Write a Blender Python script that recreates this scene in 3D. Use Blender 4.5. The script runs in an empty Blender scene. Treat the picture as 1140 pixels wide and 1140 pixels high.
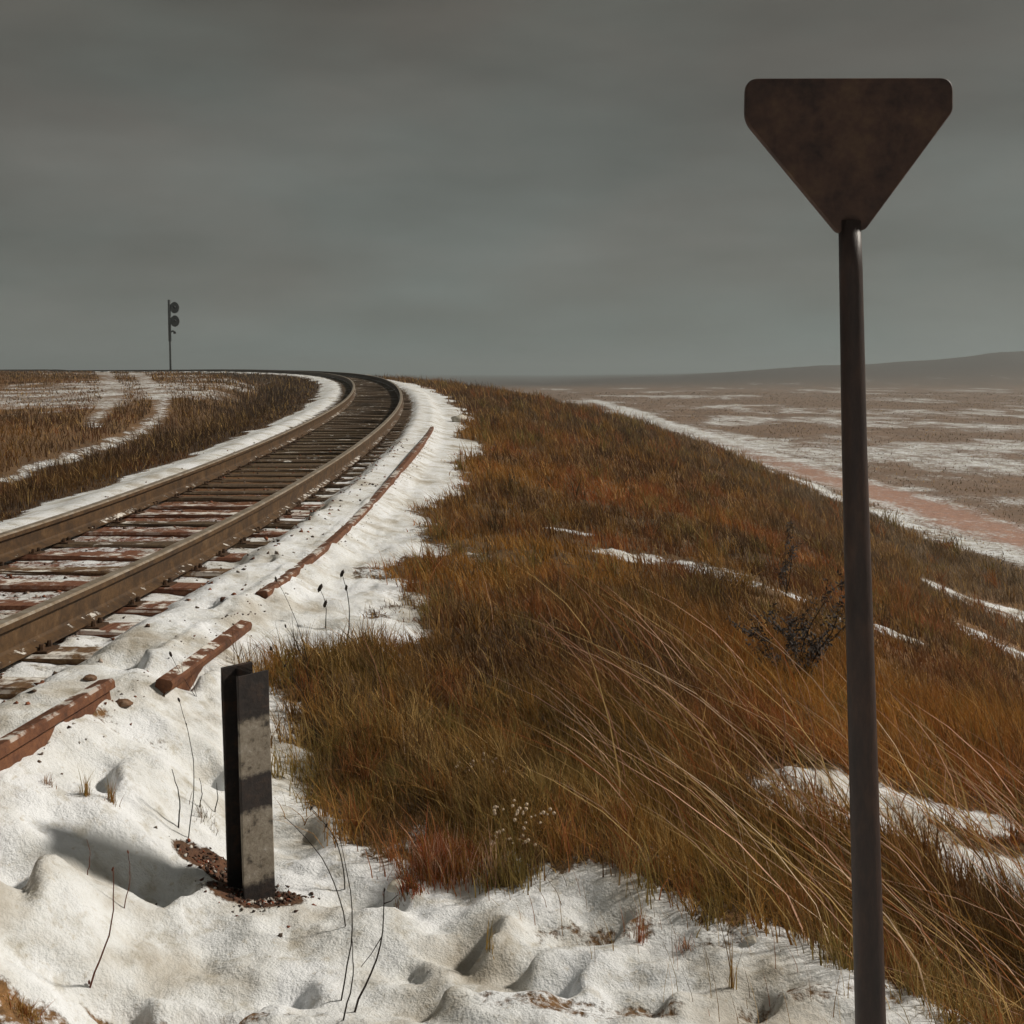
import bpy, bmesh, math, random
import numpy as np
from mathutils import Vector, Matrix, noise as mnoise

random.seed(7)
RNG = np.random.default_rng(11)
S = bpy.context.scene
COL = S.collection
CZ = 1.95                       # camera height above the local datum (metres)
FPX, HOR = 1300.0, 415.0        # focal length and horizon of the photograph, in its own 1140 px

# ------------------------------------------------------------------ camera
cam = bpy.data.cameras.new('camera'); camo = bpy.data.objects.new('camera', cam); COL.objects.link(camo)
camo.location = (0, 0, CZ); camo.rotation_euler = (math.radians(90), 0, 0)
cam.sensor_width = 36; cam.lens = 36 * FPX / 1140
cam.shift_y = -(570 - HOR) / 1140
cam.clip_start = 0.05; cam.clip_end = 9000
S.camera = camo

# ------------------------------------------------------------------ light
SUN_EL = math.radians(38)
sd = Vector((0.95, 0.31, 0)).normalized() * math.cos(SUN_EL) + Vector((0, 0, math.sin(SUN_EL)))
sun = bpy.data.lights.new('sun', 'SUN'); suno = bpy.data.objects.new('sun', sun); COL.objects.link(suno)
sun.energy = 3.6; sun.angle = math.radians(5); sun.color = (1.0, 0.93, 0.82)
suno.rotation_euler = sd.to_track_quat('Z', 'Y').to_euler(); suno.location = (30, 5, 30)

w = bpy.data.worlds.new('World'); S.world = w; w.use_nodes = True
nt = w.node_tree; nt.nodes.clear()
def N(t, typ, **kw):
    n = t.nodes.new(typ)
    for k, v in kw.items(): setattr(n, k, v)
    return n
sky = N(nt, 'ShaderNodeTexSky', sky_type='NISHITA'); sky.sun_disc = False
sky.sun_elevation = SUN_EL; sky.sun_rotation = math.atan2(sd.x, sd.y); sky.dust_density = 4
bgs = N(nt, 'ShaderNodeBackground'); bgs.inputs[1].default_value = 0.1
tc = N(nt, 'ShaderNodeTexCoord'); sep = N(nt, 'ShaderNodeSeparateXYZ')
nt.links.new(tc.outputs['Generated'], sep.inputs[0])
mp = N(nt, 'ShaderNodeMapping'); mp.inputs['Scale'].default_value = (1.6, 1.6, 6.0)
nt.links.new(tc.outputs['Generated'], mp.inputs[0])
nz = N(nt, 'ShaderNodeTexNoise'); nz.inputs['Scale'].default_value = 2.2; nz.inputs['Detail'].default_value = 6; nz.inputs['Roughness'].default_value = .5
nt.links.new(mp.outputs[0], nz.inputs['Vector'])
nz2 = N(nt, 'ShaderNodeTexNoise'); nz2.inputs['Scale'].default_value = 3.1; nz2.inputs['Detail'].default_value = 4
mp2 = N(nt, 'ShaderNodeMapping'); mp2.inputs['Location'].default_value = (3, 7, 1); mp2.inputs['Scale'].default_value = (1.3, 1.3, 3.5)
nt.links.new(tc.outputs['Generated'], mp2.inputs[0]); nt.links.new(mp2.outputs[0], nz2.inputs['Vector'])
ramp = N(nt, 'ShaderNodeValToRGB')
cr = ramp.color_ramp
cr.elements[0].position = 0.0; cr.elements[0].color = (0.178, 0.200, 0.190, 1)
cr.elements[1].position = 0.30; cr.elements[1].color = (0.100, 0.097, 0.082, 1)
e = cr.elements.new(0.10); e.color = (0.142, 0.149, 0.138, 1)
nt.links.new(sep.outputs['Z'], ramp.inputs[0])
# cloud mottling: warm and dark against pale and cool
m1 = N(nt, 'ShaderNodeMixRGB', blend_type='MULTIPLY'); m1.inputs[0].default_value = 1
r2 = N(nt, 'ShaderNodeValToRGB'); r2.color_ramp.elements[0].position = .3; r2.color_ramp.elements[0].color = (.78, .76, .73, 1)
r2.color_ramp.elements[1].position = .7; r2.color_ramp.elements[1].color = (1.20, 1.21, 1.21, 1)
nt.links.new(nz.outputs[0], r2.inputs[0]); nt.links.new(ramp.outputs[0], m1.inputs[1]); nt.links.new(r2.outputs[0], m1.inputs[2])
m2 = N(nt, 'ShaderNodeMixRGB', blend_type='MULTIPLY'); m2.inputs[0].default_value = 1
r3 = N(nt, 'ShaderNodeValToRGB'); r3.color_ramp.elements[0].position = .35; r3.color_ramp.elements[0].color = (1.04, .985, .96, 1)
r3.color_ramp.elements[1].position = .65; r3.color_ramp.elements[1].color = (.97, 1.015, 1.01, 1)
nt.links.new(nz2.outputs[0], r3.inputs[0]); nt.links.new(m1.outputs[0], m2.inputs[1]); nt.links.new(r3.outputs[0], m2.inputs[2])
bgc = N(nt, 'ShaderNodeBackground'); nt.links.new(m2.outputs[0], bgc.inputs[0])
nt.links.new(sky.outputs[0], bgs.inputs[0])
mixs = N(nt, 'ShaderNodeMixShader'); mixs.inputs[0].default_value = 0.96      # overcast hides nearly all of the blue
nt.links.new(bgs.outputs[0], mixs.inputs[1]); nt.links.new(bgc.outputs[0], mixs.inputs[2])
out = N(nt, 'ShaderNodeOutputWorld'); nt.links.new(mixs.outputs[0], out.inputs[0])

S.view_settings.view_transform = 'Standard'; S.view_settings.look = 'None'
S.view_settings.exposure = 0; S.view_settings.gamma = 1
S.render.engine = 'CYCLES'; S.cycles.max_bounces = 5; S.cycles.diffuse_bounces = 3; S.cycles.volume_bounces = 0; S.cycles.use_adaptive_sampling = True; S.cycles.adaptive_threshold = .03
S.cycles.use_denoising = True

# ------------------------------------------------------------------ numeric helpers
_P = RNG.random((256, 256)).astype(np.float64)
def vnoise(x, y):
    xi = np.floor(x).astype(np.int64); yi = np.floor(y).astype(np.int64)
    fx = x - xi; fy = y - yi
    fx = fx*fx*fx*(fx*(fx*6-15)+10); fy = fy*fy*fy*(fy*(fy*6-15)+10)
    a = _P[xi & 255, yi & 255]; b = _P[(xi+1) & 255, yi & 255]
    c = _P[xi & 255, (yi+1) & 255]; d = _P[(xi+1) & 255, (yi+1) & 255]
    return (a*(1-fx)+b*fx)*(1-fy) + (c*(1-fx)+d*fx)*fy
def fbm(x, y, o=4, g=.5):
    t = 0; amp = 1; tot = 0; ca, sa = math.cos(.6), math.sin(.6)
    for i in range(o):
        t = t + amp*vnoise(x+17.3*i, y+9.1*i); tot += amp; amp *= g
        x, y = (ca*x-sa*y)*2.03, (sa*x+ca*y)*2.03
    return t/tot*2-1                      # about -1..1
def sst(a, b, x):
    t = np.clip((x-a)/(b-a), 0, 1); return t*t*(3-2*t)

# ------------------------------------------------------------------ the line of the railway
STEP = .25
def build_line():
    pts = []; x, y, ph = -2.93 - .75, 1.8, .108         # centre of the track
    s = 0
    while s < 330:
        pts.append((x, y, ph))
        k = np.interp(s, [0, 3, 9, 14, 300], [1/110, 1/105, 1/120, 1/200, 1/200])
        x += math.sin(ph)*STEP; y += math.cos(ph)*STEP; ph -= k*STEP; s += STEP
    back = []; x, y, ph = pts[0]
    for i in range(60):
        x -= math.sin(ph)*STEP; y -= math.cos(ph)*STEP; back.append((x, y, ph))
    return np.array(back[::-1] + pts)
LINE = build_line()
def rail_h(y): return np.interp(y, [-20, 7, 10, 16, 23, 32, 42, 52, 65, 80, 107, 400], [1.25, 1.25, 1.215, 1.09, .92, .72, .44, .22, .03, -.12, -.32, -.45])
_h = rail_h(LINE[:, 1]); _ah = np.arange(len(LINE)); _h[LINE[:, 0] < -60] = -.45
ker = np.hanning(25); ker /= ker.sum()
LZ = -np.convolve(np.pad(_h, 12, mode='edge'), ker, mode='valid')      # rail-top height relative to the camera
RAIL_H = .20
BEDZ = LZ - RAIL_H
LT = np.stack([np.sin(LINE[:, 2]), np.cos(LINE[:, 2])], 1); LN = np.stack([LT[:, 1], -LT[:, 0]], 1)   # normal to the right
def locate(x, y):
    """signed distance right of the track centre, index along it, bed height"""
    x = np.asarray(x, float).ravel(); y = np.asarray(y, float).ravel()
    idx = np.empty(len(x), np.int64); sub = np.arange(0, len(LINE), 4)
    cx, cy = LINE[sub, 0].astype(np.float32), LINE[sub, 1].astype(np.float32)
    for i in range(0, len(x), 20000):
        xs = x[i:i+20000, None].astype(np.float32); ys = y[i:i+20000, None].astype(np.float32)
        idx[i:i+20000] = sub[np.argmin((xs-cx)**2 + (ys-cy)**2, 1)]
    px, py = x-LINE[idx, 0], y-LINE[idx, 1]
    along = px*LT[idx, 0] + py*LT[idx, 1]
    fi = np.clip(idx + along/STEP, 0, len(LINE)-1.001)
    i0 = fi.astype(int); f = fi-i0; i1 = i0+1
    cxx = LINE[i0, 0]*(1-f)+LINE[i1, 0]*f; cyy = LINE[i0, 1]*(1-f)+LINE[i1, 1]*f
    nx = LN[i0, 0]*(1-f)+LN[i1, 0]*f; ny = LN[i0, 1]*(1-f)+LN[i1, 1]*f
    d = (x-cxx)*nx + (y-cyy)*ny
    return d, fi, BEDZ[i0]*(1-f)+BEDZ[i1]*f
def edge(x, y): return (x+.75)*.729 + (y-5.55)*.684          # beyond the edge of the snowy shelf > 0

# hollows in the foreground snow: (x, y, radius along, radius across, turn, depth)
HOLLOWS = [(-1.75, 3.85, .45, .13, .25, .06), (-.62, 3.62, .4, .08, .2, .03), (.5, 3.65, .35, .07, -.2, .03)]
# lips added to throw shade on the snow: it breaks off sharply and rises again to the left: (photograph x, y of the lip, drop, run, half width)
LIPS = [((px-570)/FPX*1.91*FPX/(py-HOR), 1.91*FPX/(py-HOR), dep, run, rb) for px, py, dep, run, rb in [(a_, b_, c_*1.75, d_*1.5, e_*1.7) for a_, b_, c_, d_, e_ in [
    (246, 908, .075, .22, .050), (232, 842, .075, .16, .060), (160, 838, .07, .16, .06), (128, 958, .065, .16, .06), (214, 1012, .075, .42, .050), (52, 1062, .08, .4, .07), (548, 1044, .085, .15, .055),
    (600, 1066, .055, .16, .035), (655, 1086, .06, .18, .035), (505, 1108, .05, .14, .035), (440, 992, .065, .12, .04), (700, 1035, .05, .14, .03), (30, 945, .06, .2, .05), (470, 1062, .04, .1, .03),
    (345, 1090, .04, .16, .03), (280, 1120, .045, .2, .03), (860, 1120, .045, .18, .04), (760, 1110, .04, .15, .03), (150, 1120, .05, .2, .04), (365, 925, .05, .12, .045), (60, 800, .05, .12, .06), (300, 700, .04, .12, .08), (240, 760, .05, .14, .07), (345, 640, .04, .15, .1)]]]
def height(x, y, full=False):
    """ground height relative to the camera"""
    shp = np.shape(x); x = np.asarray(x, float).ravel(); y = np.asarray(y, float).ravel()
    d, fi, bed = locate(x, y)
    r = np.hypot(x, y)
    n_lo = fbm(x*.16+3, y*.16, 3); n_md = fbm(x*.9, y*.9+5, 4); n_fi = fbm(x*4.2, y*4.2, 4, .55)
    # right bank
    k = np.interp(y, [15, 40], [.034, .018])
    dr = np.clip(d-1.75, 0, None)
    bank = bed - .10 - .06*np.clip(dr, 0, 1.5) - k*dr*dr + .05*n_md*sst(2, 3, d)
    plain = -4.0 + .10*n_lo + .05*fbm(x*.05, y*.05, 3)
    a = x/np.maximum(y, 1)
    hz = np.interp(a, [-.2, .03, .06, .146, .285, .44, .7, 1.2], [-4, -4, -3.2, -.9, 3.4, 8.2, 11, 12]) + 1.2*fbm(a*9, a*0+2, 3)*sst(.04, .15, a) + .55*fbm(x*.06, y*.02, 4)*sst(.02, .1, a)
    far = plain + (hz+4)*sst(300, 470, y)*sst(0, 40, d)
    q = .35
    bank = np.where(d > 0, q*np.logaddexp(bank/q, far/q), bank)
    # the flat snowy shelf in the foreground
    e = edge(x, y)
    shelf = -1.93 + .035*n_md + .02*fbm(x*1.7, y*1.7, 3)
    z = bank - .10*np.exp(-((e-.55)/.35)**2)*sst(2.2, 3.2, d)*sst(14, 9, y)
    ws = sst(.45, -.35, e)*sst(1.75, 2.5, d)
    z = z*(1-ws) + shelf*ws
    # left side: snowy shoulder, ditch, field
    dl = -d
    fld = bed - .02 + .13*n_lo*sst(5, 12, dl) + .03*n_md
    left = fld - .42*np.exp(-((dl-4.3)/1.25)**2) - .05*sst(1.4, 2.2, dl)
    left = left + .22*sst(9, 26, dl)*sst(60, 25, y)
    z = np.where(d < 0, left, z)
    # track bed: low between the sleepers, open at their ends, then a bank of snow
    bd = np.abs(d)
    kb = sst(1.5, 1.2, bd); z = z*(1-kb) + (bed-.030)*kb
    z = z - .012*sst(1.25, 1.05, bd) + .012*n_fi*sst(25, 10, y) - .03*np.exp(-((d-1.08)/.14)**2)*sst(14, 5, y)
    z = z + .05*np.exp(-((bd-1.50)/.24)**2) + .075*sst(.98, 1.2, d+.10*n_fi)*sst(1.9, 1.5, d)
    # snow relief, only near by
    near = sst(22, 8, r)
    amp = np.where(d > 1.5, 1, .35)
    z = z + near*amp*(.030*n_fi + .045*np.abs(fbm(x*2.1+9, y*2.6, 3)) + .014*fbm(x*11, y*11, 3))*sst(0, .3, bd-1.25+.3)
    for hx, hy, ra, rb, t, dep in HOLLOWS:
        u = (x-hx)*math.cos(t)+(y-hy)*math.sin(t); v = -(x-hx)*math.sin(t)+(y-hy)*math.cos(t)
        z = z - dep*np.exp(-(u/ra)**4-(v/rb)**2) + .25*dep*np.exp(-(u/ra/1.2)**4-((v/rb+2.0)/.9)**2)
    for lx_, ly_, dep, run, rb in LIPS:
        sel = (np.abs(x-lx_) < 1.6) & (np.abs(y-ly_) < .5)
        if not sel.any(): continue
        xs, ys = x[sel], y[sel]; wv = .03*np.sin(ys*17+lx_*9)+.05*n_fi[sel]+.04*n_md[sel]
        u = xs-lx_+wv; v = (ys-ly_-.10*(xs-lx_))/rb
        z[sel] += np.exp(-v*v*np.where(v > 0, 1, .6))*dep*(-sst(.045, -.045, u)*np.exp(np.minimum(u, 0)/run) + .35*np.exp(-(np.maximum(u, 0)/.14)**2)*sst(-.045, .045, u))
    if full: return z, d, fi, e, (n_lo, n_md, n_fi)
    return z.reshape(shp)
def hz1(x, y): return float(height(np.array([x]), np.array([y]))[0])
def ground_at(px, py):
    """where the sight line through that point of the photograph meets the ground"""
    Y = np.concatenate([np.arange(2.2, 14, .02), np.arange(14, 70, .1), np.arange(70, 400, 1)])
    X = (px-570)/FPX*Y; Z = -(py-HOR)/FPX*Y
    hh = height(X, Y); i = int(np.argmax(hh > Z)) if (hh > Z).any() else len(Y)-1
    return float(X[i]), float(Y[i]), float(hh[i]+CZ)

PATCH = [(1.5, 11.3, .75, .34), (2.35, 10.9, .45, .22), (3.2, 10.4, .5, .2), (1.55, 5.15, .6, .34), (2.15, 4.85, .6, .40), (1.95, 5.5, .8, .22), (1.6, 3.55, .35, .14), (2.9, 6.3, .5, .14), (5.7, 13.0, 1.0, .9), (7.6, 18.5, 1.3, .9),
         (.62, 12.2, .35, .15)]
def masks(x, y, d, e, fi):
    n1 = fbm(x*1.1+31, y*1.1, 4); n2 = fbm(x*.35+7, y*.22, 4); n3 = fbm(x*3.3, y*3.3+40, 3)
    eb = e + .07 + .42*sst(.7, -.4, x)*sst(-1.75, -1.1, x)
    g = sst(1.85, 2.75, d+.6*n1+.22*n3-.004*np.clip(y, 0, 60)+.38*sst(6.8, 5, y)) * sst(.0, .34, eb+.34*n1+.2*n3) * sst(15.2, 12.4, d+1.2*n2)
    p = np.zeros_like(x)
    for cx, cy, rx, ry in PATCH:
        p = np.maximum(p, sst(1.35, .65, np.hypot((x-cx)/rx, (y-cy)/ry) + .45*n1+.2*n3))
    g = g*(1-p*np.clip(.72+.55*n3+.3*n1, 0, .93))
    # left field
    dl = -d
    fieldsnow = sst(.12, .62, n2 + .45*n3 + .62*sst(24, 38, y)*sst(24, 9, dl)*sst(3.5, 6, dl) - .9*sst(9, 5, dl)*sst(45, 30, y)) * .8
    gl = sst(1.78, 2.2, dl+.35*n1) * (1-.62*fieldsnow)
    g = np.where(d < 0, gl, g)
    # plain to the right: mostly thin snow with brown patches
    pl = sst(13, 15.5, d)
    n4 = fbm(x*.10+50, y*.05+3, 4); n5 = fbm(x*.5+8, y*.25, 3)
    gp = .56 + .44*sst(-.45, .45, n4 + .6*n5 - .15*sst(24, 17, x)*sst(60, 35, y) + .30*sst(60, 200, y))
    path = np.exp(-((x-(11.9+.35*np.sin(y*.06)))/1.25)**4)*sst(16, 24, y)*sst(230, 60, y)*pl
    g = np.maximum(g, (.50+.25*n1)*sst(11.0, 13.0, d)*sst(17, 15, d))
    g = np.where(d > 13, np.maximum(g*(1-pl), .80*gp*pl*(1-path)), g)
    return g, p, path, n1, n2, n3
RUTS = []
def rut_dist(x, y):
    m = np.full(x.shape, 99.)
    for rx, ry in RUTS:
        for i in range(len(rx)-1):
            ax, ay, bx, by = rx[i], ry[i], rx[i+1], ry[i+1]
            t = np.clip(((x-ax)*(bx-ax)+(y-ay)*(by-ay))/((bx-ax)**2+(by-ay)**2), 0, 1)
            dd = np.hypot(x-ax-t*(bx-ax), y-ay-t*(by-ay)); m = np.minimum(m, dd/(.09+.0042*y))
    return m
for pts in ([(112, 414), (122, 426), (127, 441), (116, 458), (100, 474)], [(150, 415), (168, 431), (181, 447), (178, 463), (155, 482), (118, 497), (80, 509), (40, 522), (5, 538)]):
    q = [ground_at(*p_) for p_ in pts]; RUTS.append(([c[0] for c in q], [c[1] for c in q]))

# ------------------------------------------------------------------ materials
def mat(name):
    m = bpy.data.materials.new(name); m.use_nodes = True
    t = m.node_tree; b = t.nodes['Principled BSDF']; return m, t, b
def nd(t, typ, ins=None, **kw):
    n = t.nodes.new(typ)
    for k, v in kw.items(): setattr(n, k, v)
    for k, v in (ins or {}).items():
        if isinstance(v, bpy.types.NodeSocket): t.links.new(v, n.inputs[k])
        else: n.inputs[k].default_value = v
    return n
def ramp_(t, fac, stops):
    r = t.nodes.new('ShaderNodeValToRGB'); t.links.new(fac, r.inputs[0]); c = r.color_ramp
    c.elements[0].position, c.elements[0].color = stops[0][0], (*stops[0][1], 1)
    c.elements[1].position, c.elements[1].color = stops[-1][0], (*stops[-1][1], 1)
    for p_, q_ in stops[1:-1]:
        e_ = c.elements.new(p_); e_.color = (*q_, 1)
    return r.outputs[0]
def noise_(t, scale, detail=5, rough=.55, vec=None, stretch=None, dist=0):
    if vec is None: vec = nd(t, 'ShaderNodeTexCoord').outputs['Object']
    if stretch: vec = nd(t, 'ShaderNodeMapping', {0: vec, 'Scale': stretch}).outputs[0]
    return nd(t, 'ShaderNodeTexNoise', {'Vector': vec, 'Scale': scale, 'Detail': detail, 'Roughness': rough, 'Distortion': dist}).outputs[0]
def bump_(t, b, hgt, strength=.4, dist=.01):
    n = nd(t, 'ShaderNodeBump', {'Height': hgt, 'Strength': strength, 'Distance': dist}); t.links.new(n.outputs[0], b.inputs['Normal'])
def mixc(t, fac, a, b_, mode='MIX'):
    n = nd(t, 'ShaderNodeMixRGB', blend_type=mode)
    for i, v in ((0, fac), (1, a), (2, b_)):
        if isinstance(v, bpy.types.NodeSocket): t.links.new(v, n.inputs[i])
        else: n.inputs[i].default_value = v if i == 0 else (*v, 1)
    return n.outputs[0]
def mth(t, op, a, b_=0.0):
    n = nd(t, 'ShaderNodeMath', operation=op)
    for i, v in ((0, a), (1, b_)):
        if isinstance(v, bpy.types.NodeSocket): t.links.new(v, n.inputs[i])
        else: n.inputs[i].default_value = v
    return n.outputs[0]

def ground_material():
    m, t, b = mat('snowy_ground')
    sc = nd(t, 'ShaderNodeAttribute', attribute_name='soil').outputs['Color']
    sn = nd(t, 'ShaderNodeAttribute', attribute_name='snow').outputs['Fac']
    obj = nd(t, 'ShaderNodeTexCoord').outputs['Object']
    nA = noise_(t, 9, 8, .62, obj); nB = noise_(t, 45, 6, .6, obj); nC = noise_(t, 2.2, 6, .6, obj); nD = noise_(t, 120, 3, .5, obj)
    nE = noise_(t, .9, 9, .68, obj, (1, .55, 1))
    amp_ = lambda n_, a_: mth(t, 'MULTIPLY', mth(t, 'SUBTRACT', n_, .5), a_)
    k = mth(t, 'ADD', mth(t, 'ADD', amp_(nE, .9), amp_(nA, .95)), amp_(nB, .75))
    f = nd(t, 'ShaderNodeMapRange', {'Value': mth(t, 'ADD', sn, k), 'From Min': .44, 'From Max': .62}).outputs[0]
    dirt = ramp_(t, nC, [(.30, (.42, .38, .32)), (.40, (.58, .56, .52)), (.49, (.73, .74, .74)), (.60, (.82, .84, .87))])
    grime = ramp_(t, nA, [(.32, (.66, .61, .52)), (.46, (1, 1, 1)), (.6, (1, 1, 1))])
    snowc = mixc(t, .8, dirt, grime, 'MULTIPLY')
    fleck = ramp_(t, noise_(t, 26, 4, .7, obj), [(.30, (.66, .58, .46)), (.40, (1, 1, 1))])
    snowc = mixc(t, .6, snowc, fleck, 'MULTIPLY')
    soil = mixc(t, 1.0, sc, ramp_(t, nB, [(.25, (.45, .45, .45)), (.5, (1, 1, 1)), (.75, (1.5, 1.42, 1.3))]), 'MULTIPLY')
    soil = mixc(t, .6, soil, ramp_(t, noise_(t, 5, 6, .6, obj), [(.3, (.6, .55, .5)), (.5, (1, 1, 1)), (.7, (1.35, 1.2, .95))]), 'MULTIPLY')
    c = mixc(t, f, soil, snowc); t.links.new(c, b.inputs['Base Color'])
    b.inputs['Roughness'].default_value = .8; b.inputs['Specular IOR Level'].default_value = .25
    hgt = mth(t, 'ADD', mth(t, 'ADD', mth(t, 'MULTIPLY', f, .5), mth(t, 'MULTIPLY', nA, 1.5)), mth(t, 'ADD', mth(t, 'MULTIPLY', nB, .55), mth(t, 'MULTIPLY', nD, .35)))
    bump_(t, b, hgt, .6, .02)
    return m
def attr_material(name, rough=.8, trans=.25):
    m, t, b = mat(name)
    a = nd(t, 'ShaderNodeAttribute', attribute_name='tint').outputs['Color']
    t.links.new(a, b.inputs['Base Color']); b.inputs['Roughness'].default_value = rough; b.inputs['Specular IOR Level'].default_value = .15
    tr = nd(t, 'ShaderNodeBsdfTranslucent', {'Color': a}); mx = nd(t, 'ShaderNodeMixShader', {0: trans, 1: b.outputs[0], 2: tr.outputs[0]})
    t.links.new(mx.outputs[0], t.nodes['Material Output'].inputs[0]); return m
def rust_material(name, stops, scale=14, rough=.75, bs=.5, metallic=0.0, stretch=None):
    m, t, b = mat(name)
    n1 = noise_(t, scale, 8, .65, stretch=stretch); n2 = noise_(t, scale*5, 5, .6, stretch=stretch)
    f = mth(t, 'ADD', mth(t, 'MULTIPLY', n1, .7), mth(t, 'MULTIPLY', n2, .3))
    t.links.new(ramp_(t, f, stops), b.inputs['Base Color']); b.inputs['Roughness'].default_value = rough; b.inputs['Metallic'].default_value = metallic
    b.inputs['Specular IOR Level'].default_value = .35
    bump_(t, b, mth(t, 'ADD', n1, mth(t, 'MULTIPLY', n2, .6)), bs, .004); return m
M = {}
M['ground'] = ground_material()
M['grass'] = attr_material('dry_grass')
M['chips'] = attr_material('earth_crumbs', .9, .02)
M['sign'] = rust_material('brown_sign_enamel', [(.32, (.012, .008, .007)), (.42, (.040, .022, .018)), (.54, (.070, .037, .027)), (.66, (.10, .06, .036))], 9, .62, .35)
M['pole'] = rust_material('brown_pole_paint', [(.30, (.014, .010, .010)), (.5, (.036, .022, .019)), (.72, (.075, .04, .028))], 20, .5, .4, stretch=(1, 1, .25))
M['rail'] = rust_material('rusted_rail', [(.28, (.022, .012, .007)), (.45, (.058, .031, .013)), (.58, (.105, .056, .022)), (.74, (.16, .105, .058))], 7, .7, .6, stretch=(1, 1, 1))
M['railtop'] = rust_material('worn_rail_head', [(.3, (.15, .105, .065)), (.5, (.30, .235, .17)), (.7, (.48, .44, .38))], 6, .42, .2, .35)
M['spare'] = rust_material('red_rust_rail', [(.28, (.035, .016, .009)), (.45, (.11, .042, .02)), (.6, (.19, .078, .034)), (.76, (.34, .26, .20))], 9, .8, .8)
M['sleeper'] = rust_material('weathered_sleeper', [(.28, (.045, .024, .013)), (.46, (.12, .062, .03)), (.6, (.19, .115, .055)), (.76, (.30, .24, .17))], 5, .88, .9, stretch=(6, 1, 6))
M['sleeper_red'] = rust_material('reddish_sleeper', [(.28, (.055, .022, .013)), (.46, (.155, .058, .030)), (.6, (.215, .10, .055)), (.76, (.34, .25, .18))], 5, .88, .9, stretch=(6, 1, 6))
M['sleeper_bare'] = rust_material('dark_sleeper', [(.28, (.03, .019, .012)), (.46, (.075, .045, .025)), (.6, (.12, .08, .042)), (.76, (.17, .13, .085))], 5, .88, .9, stretch=(6, 1, 6))
def snowed(m, lo=.50, hi=.60, scale=7):
    t = m.node_tree; b = t.nodes['Principled BSDF']; src = b.inputs['Base Color'].links[0].from_socket
    geo = nd(t, 'ShaderNodeNewGeometry'); up = nd(t, 'ShaderNodeSeparateXYZ', {0: geo.outputs['True Normal']}).outputs['Z']
    n = nd(t, 'ShaderNodeTexNoise', {'Vector': geo.outputs['Position'], 'Scale': scale, 'Detail': 7, 'Roughness': .65}).outputs[0]
    n2 = nd(t, 'ShaderNodeTexNoise', {'Vector': geo.outputs['Position'], 'Scale': 1.1, 'Detail': 2}).outputs[0]
    f = mth(t, 'MULTIPLY', nd(t, 'ShaderNodeMapRange', {'Value': mth(t, 'ADD', n, mth(t, 'MULTIPLY', mth(t, 'SUBTRACT', n2, .5), .5)), 'From Min': lo, 'From Max': hi}).outputs[0], nd(t, 'ShaderNodeMapRange', {'Value': up, 'From Min': .6, 'From Max': .9}).outputs[0])
    t.links.new(mixc(t, f, src, (.72, .69, .64)), b.inputs['Base Color'])
snowed(M['sleeper_bare'], .60, .68); snowed(M['sleeper']); snowed(M['sleeper_red'], .49, .58); snowed(M['spare'], .55, .62, 9); snowed(M['rail'], .58, .64, 12)
M['iron'] = rust_material('iron_fastening', [(.3, (.02, .012, .008)), (.6, (.09, .045, .02)), (.8, (.14, .08, .04))], 30, .75, .6)
M['signal'] = rust_material('signal_hazed_grey', [(.3, (.035, .037, .037)), (.7, (.055, .057, .057))], 3, .7, .1)  # grey tone stands in for haze fading the distant mast
M['lens'] = rust_material('dark_lens', [(.3, (.02, .02, .022)), (.7, (.035, .035, .04))], 3, .2, .05)
M['stone'] = rust_material('frosted_stone', [(.3, (.30, .27, .22)), (.5, (.58, .54, .46)), (.7, (.80, .78, .74))], 6, .9, .8)
M['brownstone'] = rust_material('brown_stone', [(.3, (.06, .035, .02)), (.5, (.17, .09, .05)), (.7, (.34, .24, .17))], 14, .9, .8)
M['twig'] = rust_material('dark_twig', [(.3, (.012, .009, .008)), (.6, (.04, .026, .018)), (.8, (.085, .055, .035))], 40, .85, .3)
M['redtwig'] = rust_material('red_twig', [(.3, (.07, .022, .012)), (.6, (.17, .055, .028)), (.8, (.26, .11, .06))], 40, .85, .3)
M['straw'] = rust_material('straw_stem', [(.3, (.14, .08, .025)), (.6, (.30, .19, .07)), (.8, (.45, .33, .16))], 40, .85, .3)
M['pinkstraw'] = rust_material('pink_straw_stem', [(.3, (.25, .11, .06)), (.6, (.46, .25, .15)), (.8, (.60, .38, .25))], 40, .85, .3)
M['deadleaf'] = rust_material('withered_leaf', [(.3, (.035, .030, .028)), (.6, (.065, .05, .042)), (.8, (.10, .075, .055))], 30, .9, .2)
M['fluff'] = rust_material('pale_seed_fluff', [(.3, (.42, .30, .20)), (.7, (.70, .58, .44))], 60, .9, .2)
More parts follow.
